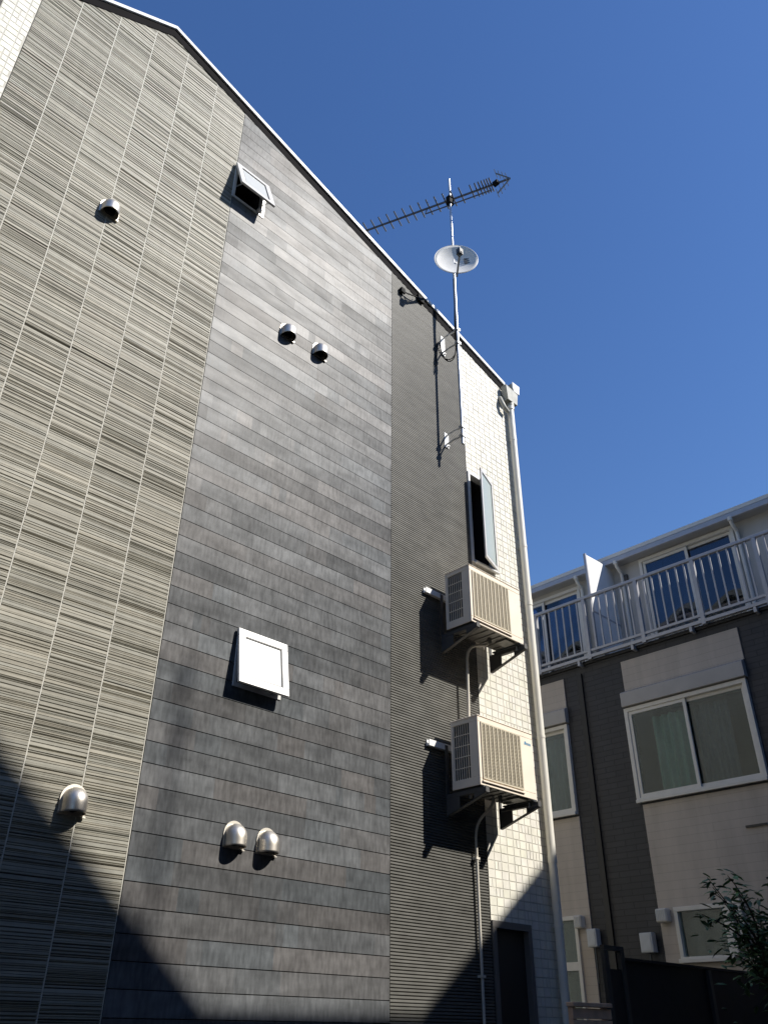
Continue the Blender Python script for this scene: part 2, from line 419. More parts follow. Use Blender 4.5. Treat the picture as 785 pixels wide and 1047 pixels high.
# tall casement window standing ajar
x0, x1, z0, z1 = WIN3
wf = frame(MB(), x0-.004, x1+.008, z0-.012, z1+.012, -.03, .05, .035).build('window', 'alu', house, bevel=.002)
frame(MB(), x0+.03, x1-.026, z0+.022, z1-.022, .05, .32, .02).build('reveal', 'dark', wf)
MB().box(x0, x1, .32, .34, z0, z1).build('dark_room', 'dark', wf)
a = R(19); hx = x1+.004
def tr3(p):
    dx = p.x-hx; dy = p.y+.034
    return (hx + dx*math.cos(a) - dy*math.sin(a)*-1, -.034 + dx*math.sin(a) + dy*math.cos(a), p.z)
sa = rot_pts(frame(MB(), x0+.02, x1+.006, z0, z1, -.062, -.034, .04), tr3).build('sash', 'alu', wf, bevel=.002)
rot_pts(MB().box(x0+.058, x1-.032, -.052, -.046, z0+.038, z1-.038), tr3).build('pane', plain('pale frosted pane', (.42, .48, .46), .22, 0, .8), sa)
rot_pts(frame(MB(), x0+.058, x1-.032, z0+.038, z1-.038, -.060, -.053, .007), tr3).build('gasket', 'bronze', sa)
MB().box(x0+.02, x1+.01, -.07, -.0305, z0-.03, z0-.012).build('sill', 'alu', wf)
MB().bar((x0+.2, -.026, z1-.05), tr3(Vector((x0+.1, -.03, z1-.03))), .012, .006).build('stay', 'zinc', wf)

# side door in a recess at the foot of the tile strip
x0, x1, z0, z1 = DOOR
df = MB().box(x0-.006, x1+.006, -.03, .03, z1-.05, z1+.008).box(x0-.006, x0+.045, -.03, .03, 0, z1-.05).box(x1-.045, x1+.006, -.03, .03, 0, z1-.05)
d_ = df.build('door', plain('bronze door frame', (.16, .15, .14), .4), house, bevel=.002)
dl = MB().box(x0+.045, x1-.045, .03, .07, .02, z1-.05)
dl.build('door_leaf', 'bronze', d_)
MB().box(x1-.12, x1-.10, -.012, .028, .95, 1.15).build('handle', 'zinc', d_)

# gutter end and downpipe on the right-hand corner
gt = MB().extrude([(7.205,-.10,8.78),(7.225,-.10,8.73),(7.325,-.10,8.73),(7.345,-.10,8.86),(7.330,-.10,8.86),(7.315,-.10,8.745),(7.23,-.10,8.745),(7.215,-.10,8.86),(7.205,-.10,8.86)], (0, 8.1, 0))
gut = gt.build('gutter', 'greypvc', house)
MB().extrude([(7.20,-.1,8.77),(7.222,-.1,8.722),(7.33,-.1,8.722),(7.352,-.1,8.87),(7.2,-.1,8.87)], (0,-.014,0)).build('end_cap', 'whitepvc', gut)
dp = MB().tube([(7.17,-.066,0),(7.17,-.066,8.44)], .041, 20).tube([(7.17,-.066,8.40),(7.17,-.066,8.47)], .050, 20)
for zz in (2.9, 5.6): dp.tube([(7.17,-.066,zz),(7.17,-.066,zz+.07)], .045, 20)
dwn = dp.build('downpipe', 'pvc', house, smooth=True)
el = MB().tube([(7.17,-.066,8.45),(7.17,-.066,8.56),(7.19,-.066,8.63),(7.24,-.05,8.70),(7.265,-.03,8.75)], .052, 16)
el.extrude([(7.06,-.118,8.50),(7.26,-.118,8.50),(7.29,-.118,8.70),(7.04,-.118,8.74)], (0,.085,0))
el.build('rain_hopper', 'greypvc', dwn, smooth=True, bevel=.004)
MB().tube([(7.02,-.02,8.55),(7.0,-.06,8.44),(7.03,-.075,8.36),(7.10,-.07,8.33)], .028, 10).build('overflow_elbow', 'greypvc', dwn, smooth=True)
for zz in (.6, 2.35, 4.1, 6.35, 7.9):
    MB().tube([(7.17,-.066,zz),(7.17,-.066,zz+.03)], .0445, 20).box(7.15, 7.19, -.02, -.012, zz, zz+.03).build('pipe_clip', 'pvc', dwn)

# ------------------------------------------------------------------ stainless vent hoods
def make_hood(loc, label):
    t = thing('vent_hood', label, 'vent hood', loc, 'steel vent hoods on the house wall')
    X, Y, Z = loc; W = .076; D = .108; Hh = .158; zc = .075
    mb = MB(); rows = 12; cols = 18; vs = []; fs = []
    for i in range(rows+1):
        z = Hh*i/rows
        k = 1. if z < zc else math.sqrt(max(0, 1-((z-zc)/(Hh-zc))**2))
        kd = 1. if z < zc*.7 else math.sqrt(max(0, 1-((z-zc*.7)/(Hh-zc*.7))**2.2))
        for j in range(cols+1):
            a_ = math.pi*j/cols
            vs.append((X - math.cos(a_)*W*k, Y - .012 - math.sin(a_)**.75*D*kd*(.9+.1*k), Z + z))
    for i in range(rows):
        for j in range(cols):
            p = i*(cols+1)+j; fs.append((p, p+1, p+cols+2, p+cols+1))
    mb.add(vs, fs)
    h = mb.build('hood_shell', 'steel', t, smooth=True)
    sm = h.modifiers.new('wall', 'SOLIDIFY'); sm.thickness = .003; sm.offset = -1
    # backing flange with an arched top
    ar = [(X-.087, Y-.0125, Z-.008), (X+.087, Y-.0125, Z-.008)] + [(X+.087*math.cos(math.pi*k/16), Y-.0125, Z+.083+.090*math.sin(math.pi*k/16)) for k in range(17)]
    MB().extrude(ar, (0, -.006, 0)).build('flange', 'steel', t)
    MB().tube([(X,Y-.019,Z+.065),(X,Y-.024,Z+.065)], .055, 20).build('duct_mouth', 'steel_dark', t)
    lv = MB()
    for q in range(5): lv.bar((X-.05, Y-.03, Z+.024+q*.02), (X+.05, Y-.03, Z+.024+q*.02), .012, .003, (0,-.6,1))
    lv.build('louvre', 'steel_dark', t)
    MB().bar((X+.062, Y-.024, Z-.010), (X+.088, Y-.024, Z-.010), .016, .008).build('drip_tab', 'steel', t)
    return t
hood = make_hood((2.335, 0, 2.60), 'lone vent hood low on the striped siding where the dark shadow begins')
for loc, lb in (((1.630, 0, 7.345), 'vent hood high on the striped siding, alone near the left edge'),
                ((3.572, 0, 7.265), 'upper left hood of the high pair on the plank siding below the open upper window'),
                ((3.985, 0, 7.285), 'right hand hood of the high pair on the plank siding, slightly lower in view'),
                ((3.517, 0, 2.567), 'left hood of the low close pair on the planks under the white sunlit window'),
                ((3.797, 0, 2.562), 'right hood of the low close pair on the planks under the white sunlit window')):
    copy_tree(hood, loc, lb)

# ------------------------------------------------------------------ air conditioner units
def make_ac(bx, bz, label):
    t = thing('air_conditioner', label, 'air conditioner', (bx+.4, -.29, bz), 'outdoor air conditioner units on the wall')
    x0, x1, yf, yb, z0, z1 = bx, bx+.795, -.45, -.135, bz, bz+.595
    gx0, gx1, gz0, gz1 = x0+.035, x0+.60, z0+.055, z1-.045
    cb = MB()
    # front sheet around the grille opening, top, right side, back
    for r in sub((x0, x1, z0, z1), [(gx0, gx1, gz0, gz1)]): cb.box(r[0], r[1], yf, yf+.012, r[2], r[3])
    cb.box(x0, x1, yf+.012, yb, z1-.012, z1)
    for r in sub((yf+.012, yb, z0, z1-.012), [(yf+.10, yb-.03, z0+.075, z1-.04)]): cb.box(x0, x0+.010, r[0], r[1], r[2], r[3])
    cb.box(x1-.010, x1, yf+.012, yb, z0, z1-.012)
    cb.box(x0+.01, x1-.01, yb-.008, yb, z0+.05, z1-.012)
    c = cb.build('cabinet', 'acbody', t, bevel=.003)
    MB().box(x0-.004, x1+.004, yf-.004, yb+.004, z1+.001, z1+.012).build('top_lid', 'acbody', t, bevel=.004)
    # grille
    gr = MB(); n = 10
    frame(gr, gx0, gx1, gz0, gz1, yf-.010, yf+.006, .014)
    for k in range(1, n):
        x = gx0 + (gx1-gx0)*k/n; gr.box(x-.006, x+.006, yf-.012, yf+.004, gz0+.014, gz1-.014)
    k = gz0 + .024
    while k < gz1-.02:
        gr.box(gx0+.014, gx1-.014, yf-.006, yf, k-.0025, k+.0025); k += .0125
    gr.build('front_grille', 'acgrille', t)
    MB().box(gx0-.01, gx1+.01, yf-.014, yf-.001, gz0-.026, gz0-.014).build('grille_lip', 'acbody', t)
    MB().box(gx0+.002, gx1-.002, yf+.07, yf+.08, gz0, gz1).build('fan_recess', 'acunder', t)
    fx, fz = (gx0+gx1)/2, (gz0+gz1)/2
    fan = MB().tube([(fx,yf+.02,fz),(fx,yf+.05,fz)], .055, 20)
    for q in range(3):
        an = q*2*math.pi/3 + .4
        pts = []
        for (rr, da) in ((.05,-.25),(.21,-.45),(.225,.15),(.05,.35)):
            pts.append((fx+rr*math.cos(an+da), yf+.028+.02*(da > 0), fz+rr*math.sin(an+da)))
        fan.extrude(pts, (0,.004,0))
    fan.build('fan', 'acdark', t)
    # side intake
    MB().box(x0+.030, x0+.036, yf+.09, yb-.02, z0+.065, z1-.03).build('heat_exchanger', 'acdark', t)
    sg = MB(); y = yf+.10
    while y < yb-.028: sg.box(x0+.004, x0+.009, y-.003, y+.003, z0+.075, z1-.04); y += .0255
    for q in range(1, 5): sg.box(x0+.003, x0+.008, yf+.10, yb-.03, z0+.075+q*.096-.003, z0+.075+q*.096+.003)
    sg.build('side_grille', 'acbody', t)
    MB().box(x0+.012, x1-.012, yf+.014, yb-.01, z0+.004, z0+.010).build('base_pan', 'acunder', t)
    dt = MB()
    for q in range(7): dt.bar((x0+.08+q*.1, yf+.03, z0-.001), (x0+.08+q*.1, yb-.02, z0-.001), .012, .008)
    dt.tube([(x0+.45,yf+.15,z0+.004),(x0+.45,yf+.15,z0-.03),(x0+.46,yf+.15,z0-.045)], .018, 10)
    dt.box(x0+.55, x0+.70, yf+.03, yf+.16, z0-.014, z0+.003)
    dt.build('drain_fitting', 'acunder', t)
    for fx_ in (x0+.05, x1-.05):
        MB().box(fx_-.025, fx_+.025, yf-.012, yb+.02, z0-.018, z0-.006).build('foot', 'acdark', t)
    MB().box(x1+.001, x1+.03, yb-.16, yb-.03, z0+.03, z0+.22).build('valve_cover', 'acbody', t, bevel=.004)
    return t
ACX = 5.668
ac_low = make_ac(ACX, 3.300, 'lower air conditioner on the wall, warm beige, with a small blue mark on its front')
ac_up = copy_tree(ac_low, (ACX+.4-.006, -.29, 4.805), 'upper air conditioner hung right under the open casement window')
# small blue maker's mark on the lower unit: a slanted wedge and short strokes
mk = MB(); zx, zz = ACX+.665, 3.872-.09
mk.extrude([(zx,-.452,zz),(zx+.02,-.452,zz),(zx+.028,-.452,zz+.03),(zx+.008,-.452,zz+.03)], (0,.003,0))
for q in range(4): mk.extrude([(zx+.03+q*.018,-.452,zz),(zx+.041+q*.018,-.452,zz),(zx+.041+q*.018,-.452,zz+.022),(zx+.03+q*.018,-.452,zz+.022)], (0,.003,0))
mk.build('maker_mark', 'mark_blue', ac_low)

# brackets that carry the units: wall rail, uprights, arms with gussets
def make_bracket(bz, label):
    t = thing('wall_bracket', label, 'bracket', (ACX+.4, 0, bz), 'brackets carrying the air conditioners')
    rl = MB().box(5.475, 6.55, -.052, -.015, bz+.375, bz+.385).box(5.475, 6.55, -.022, -.0145, bz+.385, bz+.43).box(5.475, 6.55, -.052, -.046, bz+.385, bz+.43)
    rl.build('rail', 'railw', t)
    for xa in (ACX+.035, ACX+.765):
        ar = MB().box(xa-.02, xa+.02, -.055, -.049, bz-.20, bz+.42)
        ar.box(xa-.02, xa+.02, -.49, -.055, bz-.050, bz-.019)
        ar.extrude([(xa-.019,-.055,bz-.20),(xa-.019,-.055,bz-.052),(xa-.019,-.20,bz-.052),(xa-.019,-.20,bz-.150)], (.006,0,0))
        ar.extrude([(xa-.019,-.36,bz-.106),(xa-.019,-.36,bz-.052),(xa-.019,-.485,bz-.052),(xa-.019,-.485,bz-.064)], (.006,0,0))
        ar.bar((xa, -.06, bz-.195), (xa, -.485, bz-.064), .038, .006)
        ar.box(xa-.022, xa+.022, -.495, -.490, bz-.062, bz-.012)
        ar.build('arm', 'bracket', t)
    for xa in (ACX+.06, ACX+.74):
        MB().tube([(xa,-.40,bz-.062),(xa,-.40,bz-.003)], .007, 8).tube([(xa,-.40,bz-.062),(xa,-.40,bz-.052)], .013, 6).build('bolt', 'zinc', t)
    return t
br_low = make_bracket(3.300, 'steel bracket with white rail carrying the lower air conditioner')
br_up = copy_tree(br_low, (ACX+.4, 0, 4.805), 'steel bracket with white rail carrying the upper air conditioner')

# refrigerant pipes
def bez(p0, p1, p2, p3, n=10):
    p0, p1, p2, p3 = map(Vector, (p0, p1, p2, p3))
    return [p0*(1-t)**3 + p1*3*t*(1-t)**2 + p2*3*t*t*(1-t) + p3*t**3 for t in [i/n for i in range(n+1)]]
pa = bez((6.14,-.26,4.80),(6.16,-.25,4.70),(5.985,-.13,4.84),(5.99,-.105,4.62)) + [Vector((5.985,-.10,4.2)), Vector((5.98,-.09,3.75)), Vector((5.99,-.07,3.3))]
tag(MB().tube(pa, .014, 10).build('coolant_pipe', 'hose', smooth=True), 'short cream insulated pipe running between the two air conditioners', 'pipe', 'coolant pipes of the air conditioners')
pb = bez((6.10,-.24,3.30),(6.10,-.24,3.16),(6.06,-.06,3.20),(6.062,-.05,2.98)) + [Vector((6.066,-.044,2.6)), Vector((6.062,-.044,1.6)), Vector((6.06,-.044,.05))]
pip = tag(MB().tube(pb, .0125, 10).build('coolant_pipe', 'hose', smooth=True), 'long cream insulated pipe dropping from the lower air conditioner to the ground', 'pipe', 'coolant pipes of the air conditioners')
for zz in (1.90, 2.80): MB().box(6.04, 6.088, -.063, -.014, zz, zz+.018).build('clip', 'hose', pip)

# ------------------------------------------------------------------ antenna mast, aerial, dish
MX, MY = 5.918, -.253
mast = thing('antenna_mast', 'galvanised antenna mast bracketed to the wall and rising past the roof edge', 'mast', (MX, MY, 7.10))
MB().tube([(MX,MY,7.10),(MX,MY,9.9)], .019, 14).tube([(MX,MY,9.88),(MX,MY,11.72)], .0155, 14).tube([(MX,MY,9.86),(MX,MY,9.92)], .023, 14).build('pole', 'zinc', mast, smooth=True)
for zb, hh in ((7.27, .12), (8.72, .22)):
    wb = MB().box(MX-.035, MX+.035, -.020, -.013, zb-hh/2-.04, zb+hh/2+.04)
    w = wb.build('wall_plate', 'railw', mast)
    for dz in (-hh/2, hh/2):
        MB().tube([(MX-.005,-.02,zb+dz),(MX-.002,-.12,zb+dz+.012),(MX,MY,zb+dz)], .011, 8).box(MX-.03, MX+.03, MY-.028, MY+.026, zb+dz-.016, zb+dz+.016).build('standoff_arm', 'zinc', w)
    for dz in (-hh/2-.02, hh/2+.02):
        MB().tube([(MX+.015,-.02,zb+dz),(MX+.015,-.045,zb+dz)], .009, 6).build('bolt', 'railw', w)
cab = MB().tube(bez((MX+.02,MY+.03,9.75),(MX+.03,MY+.03,9.2),(MX-.03,MY+.02,9.1),(MX,MY+.03,8.62)) + bez((MX,MY+.03,8.6),(MX+.02,MY+.05,8.30),(MX-.10,-.12,8.25),(MX-.08,-.05,8.6))[1:] + bez((MX-.08,-.05,8.6),(MX-.07,-.02,8.8),(MX-.14,-.02,8.75),(MX-.15,-.03,8.30))[1:], .0065, 7)
cab.tube(bez((MX-.02,MY,9.7),(MX-.03,MY,9.2),(MX-.02,MY,9.0),(MX-.02,MY,8.55)) + bez((MX-.02,MY,8.55),(MX-.05,MY+.02,8.22),(MX-.16,-.10,8.3),(MX-.12,-.03,8.66))[1:], .006, 7)
tag(cab.build('antenna_cable', 'black', smooth=True), 'black coaxial cable looping from the antenna mast to the wall under the roof edge', 'cable')

cb_ = thing('shadow_standin', 'small black box on an arm standing in for a shadow, just below the roof edge, left of the antenna mast', 'bracket', (5.19, -.05, 9.08))  # black box, arm and loop take the place of a shadow on the wall
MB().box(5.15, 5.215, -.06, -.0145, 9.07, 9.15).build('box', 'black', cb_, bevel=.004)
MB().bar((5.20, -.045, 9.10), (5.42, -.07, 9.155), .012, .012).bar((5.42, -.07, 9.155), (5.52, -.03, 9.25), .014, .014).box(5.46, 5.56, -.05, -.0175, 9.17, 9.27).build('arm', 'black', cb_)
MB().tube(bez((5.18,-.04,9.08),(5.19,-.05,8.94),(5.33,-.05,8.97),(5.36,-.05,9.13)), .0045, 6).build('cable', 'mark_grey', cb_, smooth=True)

b_ = Vector((.3565, -.9343, 0)); p_ = Vector((.9343, .3565, 0)); C0 = Vector((MX, MY, 11.315)) + p_*.035
aer = thing('tv_aerial', 'long toothed television aerial clamped across the top of the mast', 'aerial', tuple(C0))
MB().bar(C0-b_*1.32, C0+b_*.84, .021, .021).build('boom', 'antenna', aer)
ss = [-1.28+.120*k for k in range(13)] + [.31, .38, .43, .475, .515, .55, .585]
for s in ss:
    q = C0 + b_*s; ln = .135 if s < .3 else .115
    MB().tube([q-p_*ln+Vector((0,0,.012)), q+p_*ln+Vector((0,0,.012))], .0105, 6).box(q.x-.008,q.x+.008,q.y-.008,q.y+.008,q.z+.002,q.z+.02).build('director', 'antenna', aer)
lw = MB().bar(C0-b_*.38+Vector((0,0,-.10)), C0+b_*.58+Vector((0,0,-.10)), .013, .013)
for s in (-.38, .58): lw.bar(C0+b_*s+Vector((0,0,-.105)), C0+b_*(s+.03*(1 if s < 0 else -1)), .012, .012)
lw.build('support_strut', 'antenna', aer)
MB().box(C0.x-.065, C0.x+.02, C0.y-.035, C0.y+.035, C0.z-.12, C0.z+.03).build('mast_clamp', 'black', aer)
q = C0+b_*.65; MB().box(q.x-.03,q.x+.03,q.y-.04,q.y+.04,q.z-.02,q.z+.035).build('balun_box', 'black', aer)
for sg_ in (1, -1):
    a0 = C0+b_*.85; a1 = C0+b_*.66+Vector((0,0,.21*sg_))
    rfm = MB().bar(a0, a1, .014, .014)
    for k in range(1, 5):
        q = a0.lerp(a1, k/4); rfm.tube([q-p_*.07, q+p_*.07], .0045, 6)
    rfm.build('reflector', 'antenna', aer)

n = Vector((-.69, -.69, .09)).normalized(); e1 = n.cross(Vector((0,0,1))).normalized(); e2 = e1.cross(n).normalized()
if e2.z < 0: e2 = -e2
DC = Vector((MX-.02, MY-.055, 9.95))
dish = thing('satellite_dish', 'round white satellite dish fixed to the mast below the aerial', 'satellite dish', tuple(DC))
vs = []; fs_ = []; NR = 9; NA = 40
for i in range(NR+1):
    r = i/NR
    for k in range(NA):
        an = 2*math.pi*k/NA
        vs.append(DC + e1*(.275*r*math.cos(an)) + e2*(.29*r*math.sin(an)) + n*(.065*r*r))
for i in range(NR):
    for k in range(NA): fs_.append((i*NA+k, i*NA+(k+1) % NA, (i+1)*NA+(k+1) % NA, (i+1)*NA+k))
do = MB().add(vs, fs_).build('reflector', 'dish', dish, smooth=True)
sm = do.modifiers.new('sheet', 'SOLIDIFY'); sm.thickness = .004
rim = [DC + e1*(.277*math.cos(2*math.pi*k/NA)) + e2*(.292*math.sin(2*math.pi*k/NA)) + n*.065 for k in range(NA+1)]
MB().tube(rim, .006, 6, caps=False).build('rim', 'dish', dish, smooth=True)
bot = DC - e2*.28 + n*.06; lnb = DC + Vector((-.335, -.335, -.36))
MB().bar(bot - n*.05, lnb + n*.0, .022, .022).build('feed_arm', 'antenna', dish)
f0 = lnb + (DC-lnb).normalized()*.09
MB().tube([lnb - (DC-lnb).normalized()*.03, lnb + (DC-lnb).normalized()*.03, f0], [.028, .03, .024], 12).box(lnb.x-.03,lnb.x+.03,lnb.y-.03,lnb.y+.03,lnb.z-.02,lnb.z+.07).build('receiver_head', 'mark_grey', dish, smooth=True)
MB().box(MX-.04, MX+.04, MY-.045, MY+.045, DC.z-.07, DC.z+.07).build('mount', 'zinc', dish, bevel=.004)
lg = MB()  # three short dark bars across the dish face
for k in range(3):
    cc = DC + e1*(.15 if (e1.x*.708 - e1.y*.706) > 0 else -.15) + e2*(.055-.04*k) + n*.0285
    lg.bar(cc-e1*.05, cc+e1*.05, .018, .004, tuple(n))
lg.build('dark_bars', 'mark_grey', dish)

# ------------------------------------------------------------------ the house behind: balcony block
apt = thing('apartment_building', 'dark tiled and beige three storey building with a pale railed balcony, beyond the tall house', 'building', (10.5, 1, 0))
FX = 10.5
W2R = (-.98, .745, 4.15, 5.385); W2L = (1.735, 3.46, 4.15, 5.385)
W1R = (-.15, .48, 2.28, 2.83); W1L = (1.91, 2.75, 1.25, 2.84)
holes = [W2R, W2L, W1R, W1L]
wl = MB()
for r in sub((-6.5, 8, 0, 6.22), holes): wl.box(FX, FX+.2, r[0], r[1], r[2], r[3])
wl.build('wall', 'darktile', apt)
MB().box(FX-.035, FX+.22, -6.5, 8, 6.222, 6.266).build('coping', 'bronze', apt)
MB().box(FX+2.2, FX+2.3, -6.5, 8, 0, 6.2).build('inner_wall', 'room', apt)
MB().box(FX+.2, FX+2.2, 1.15, 1.25, 0, 6.2).box(FX+.2, FX+2.2, -6.5, 8, 3.15, 3.35).box(FX+.2, FX+2.2, -6.5, -6.4, 0, 6.2).build('inner_floor', 'room', apt)
MB().box(FX+.201, 17, -6.5, 8, 6.06, 6.22).build('balcony_floor', 'toprender', apt)
def beige(y0, y1, z0, z1, hl):
    mb = MB()
    for r in sub((y0, y1, z0, z1), hl): mb.box(FX-.022, FX-.001, r[0], r[1], r[2], r[3])
    return mb.build('beige_panel', 'cream', apt)
beige(-1.03, .72, 5.66, 6.10, []); beige(1.71, 3.48, 5.66, 6.10, [])
beige(-6.5, .71, 0, 4.10, [W1R]); beige(1.70, 3.48, 0, 4.10, [W1L])
for y0, y1 in ((-1.02, .765), (1.70, 3.48)):
    sb = MB().extrude([(FX-.10,y0,5.42),(FX-.10,y0,5.62),(FX-.03,y0,5.655),(FX-.001,y0,5.655),(FX-.001,y0,5.42)], (0,y1-y0,0))
    sb.build('shutter_box', 'shutterbox', apt, bevel=.004)
def fframe(mb, y0, y1, z0, z1, x0, x1, w):
    return mb.box(x0,x1,y0,y1,z1-w,z1).box(x0,x1,y0,y1,z0,z0+w).box(x0,x1,y0,y0+w,z0+w,z1-w).box(x0,x1,y1-w,y1,z0+w,z1-w)
def wavy(y0, y1, z0, z1, x, amp, pitch):
    n_ = max(8, int((y1-y0)/.012)); f = []; b = []
    for i in range(n_+1):
        y = y0+(y1-y0)*i/n_; ph = y/pitch*2*math.pi
        f.append((x+amp*math.sin(ph)+amp*.4*math.sin(ph*.37+1), y))
    vs = [(a, y, z) for z in (z0, z1) for (a, y) in f]; fs = [(i, i+1, n_+2+i, n_+1+i) for i in range(n_)]
    return MB().add(vs, fs)
def slider(W, left_curt, right_curt, lw=.045):
    y0, y1, z0, z1 = W
    w = fframe(MB(), y0-.02, y1+.02, z0-.02, z1+.02, FX-.06, FX+.05, .055)
    w.box(FX-.085, FX-.061, y0-.02, y1+.02, z0-.03, z0+.012)
    w = w.build('window', 'upvc', apt, bevel=.003)
    ym = (y0+y1)/2
    for (a, b, xx, nm) in ((ym-.03, y1-.036, FX-.045, 0), (y0+.036, ym+.03, FX-.005, 1)):
        s = fframe(MB(), a, b, z0+.036, z1-.036, xx, xx+.028, lw).build('sash', 'upvc', w, bevel=.002)
        MB().box(xx+.011, xx+.017, a+lw-.005, b-lw+.005, z0+.03+lw, z1-.03-lw).build('pane', 'winglass', s)
    for (a, b, xx, mt, am, pi_) in left_curt + right_curt:
        wavy(a, b, z0-.05, z1-.10, FX+xx, am, pi_).build('curtain', mt, w, smooth=True)
    return w
slider(W2R, [(.0, .50, .20, 'curtain', .032, .12)], [(-.60, -.12, .19, 'lace', .015, .07), (-1.0, -.80, .24, 'lace', .02, .10)])
slider(W2L, [(1.72, 2.6, .16, 'lace', .025, .10)], [(2.6, 3.46, .16, 'lace', .025, .10)])
# small ground floor windows
def small(W, parts):
    y0, y1, z0, z1 = W
    w = fframe(MB(), y0-.02, y1+.02, z0-.02, z1+.02, FX-.055, FX+.05, .05)
    w.box(FX-.09, FX-.056, y0-.03, y1+.03, z0-.035, z0+.008)
    for z in parts: w.box(FX-.05, FX+.04, y0+.03, y1-.03, z-.05, z+.05)
    w = w.build('window', 'upvc', apt, bevel=.003)
    MB().box(FX+.0, FX+.006, y0+.025, y1-.025, z0+.025, z1-.025).build('pane', 'winglass', w)
    wavy(y0, y1, z0, z1, FX+.12, .004, .2).build('blind', 'lace', w)
    return w
small(W1R, []); small(W1L, [2.27])
MB().box(FX-.10, FX-.06, -.25, -.19, 2.30, 2.82).box(FX-.10, FX-.06, -.37, -.31, 2.40, 2.82).box(FX-.10, FX-.06, -.37, -.19, 2.83, 2.87).build('side_screen', 'upvc', apt)
# inner corner pipe and slot vent
MB().box(FX-.035, FX-.001, 1.39, 1.47, 0, 6.1).build('corner_post', plain('black corner trim', (.012,.012,.013), .4), apt)
MB().box(FX-.045, FX-.023, -.86, -.60, 3.63, 3.655).build('slot_vent', 'bronze', apt)
# top storey set back behind the balcony
TX = 11.25
TWR = (-1.0, .53, 6.30, 7.98); TWL = (1.70, 3.2, 6.30, 7.93)
tw = MB()
for r in sub((-6.5, 8, 6.22, 8.05), [TWR, TWL]): tw.box(TX, TX+.15, r[0], r[1], r[2], r[3])
tw.build('upper_wall', 'toprender', apt)
MB().box(TX+.6, TX+.65, -6.5, 8, 6.22, 8.05).build('inner_wall', 'dark', apt)
for W in (TWR, TWL):
    y0, y1, z0, z1 = W
    w = fframe(MB(), y0-.02, y1+.02, z0-.02, z1+.02, TX-.03, TX+.06, .05).build('balcony_door', 'upvc', apt)
    ym = (y0+y1)/2
    for a, b, xx in ((ym-.03, y1-.035, TX-.012), (y0+.035, ym+.03, TX+.025)):
        s = fframe(MB(), a, b, z0+.035, z1-.035, xx, xx+.025, .045).build('sash', 'upvc', w)
        MB().box(xx+.01, xx+.016, a+.04, b-.04, z0+.075, z1-.075).build('pane', 'skyglass', s)
    wavy(ym+.02, y1-.02, z0, z1, TX+.22, .02, .12).build('curtain', 'blue_blind', w, smooth=True)
ro = MB().box(11.09, 17.2, -6.7, 8.2, 8.03, 8.12).build('roof', 'toprender', apt)
MB().box(11.03, 11.088, -6.7, 8.2, 8.015, 8.10).build('gutter', 'rail', ro, bevel=.006)
MB().box(11.06, 17.2, -6.7, 8.2, 8.122, 8.185).build('roof_edge', 'upvc', ro)
for yy in (1.62, .86, -1.08):
    MB().tube([(11.06,yy,8.02),(11.07,yy,7.95),(11.19,yy,7.86),(11.2,yy,7.78),(11.2,yy,6.22)], .028, 10).tube([(11.06,yy,8.04),(11.06,yy,7.98)], .042, 10).build('downpipe', 'upvc', apt, smooth=True)
MB().box(11.21, 11.249, .78, .88, 7.70, 7.83).build('vent_hole', 'bronze', apt)
# balcony railing
RX = 10.40
rl = MB().bar((RX,-6.4,7.235),(RX,7.9,7.235), .055, .045)
rail = rl.build('railing', 'rail', apt, bevel=.005)
MB().bar((RX,-6.4,6.375),(RX,7.9,6.375), .03, .035).build('lower_rail', 'rail', rail)
MB().bar((RX,-6.4,6.285),(RX,7.9,6.285), .05, .045).build('base_rail', 'rail', rail)
bal = None; posts = [2.05-.90*k for k in range(-5, 10)]; protop = None
for y in posts:
    if protop is None:
        protop = MB().box(RX-.026, RX+.026, y-.028, y+.028, 6.24, 7.212).build('post', 'rail', rail); py0 = y
        pl = Vector(protop.location)
    else:
        c = protop.copy(); COL.objects.link(c); c.parent = rail; c.location = pl + Vector((0, y-py0, 0))
k = 0
for y in posts:
    for q in range(1, 7):
        yy = y + .90*q/7
        if not -4.2 < yy < 6.2: continue
        if bal is None:
            bal = MB().box(RX-.009, RX+.009, yy-.011, yy+.011, 6.393, 7.213).build('baluster', 'rail', rail); by0 = yy; bl = Vector(bal.location)
        else:
            c = bal.copy(); COL.objects.link(c); c.parent = rail; c.location = bl + Vector((0, yy-by0, 0))
for y in [p+.2 for p in posts]:
    MB().box(RX-.02, RX+.101, y-.02, y+.02, 6.19, 6.262).build('rail_bracket', 'rail', rail)
# white divider board across the balcony
dv = MB().extrude([(10.47,1.04,6.40),(11.245,1.04,6.40),(11.245,1.04,7.98),(10.90,1.04,8.02),(10.47,1.04,8.0)], (0,.02,0)).build('divider_board', 'whitepanel', apt)
dvf = MB().box(10.44, 10.47, 1.03, 1.07, 6.35, 8.01).box(10.47, 11.245, 1.03, 1.07, 6.37, 6.40).box(10.47, 11.245, 1.036, 1.064, 7.0, 7.03)
dvf.build('frame', 'rail', dv)
# roof of neighbouring rear volume
MB().box(FX+.21, 17, -6.45, -6.3, 0, 8).box(FX+.21, 17, 7.85, 7.99, 0, 8).build('end_wall', 'darktile', apt)

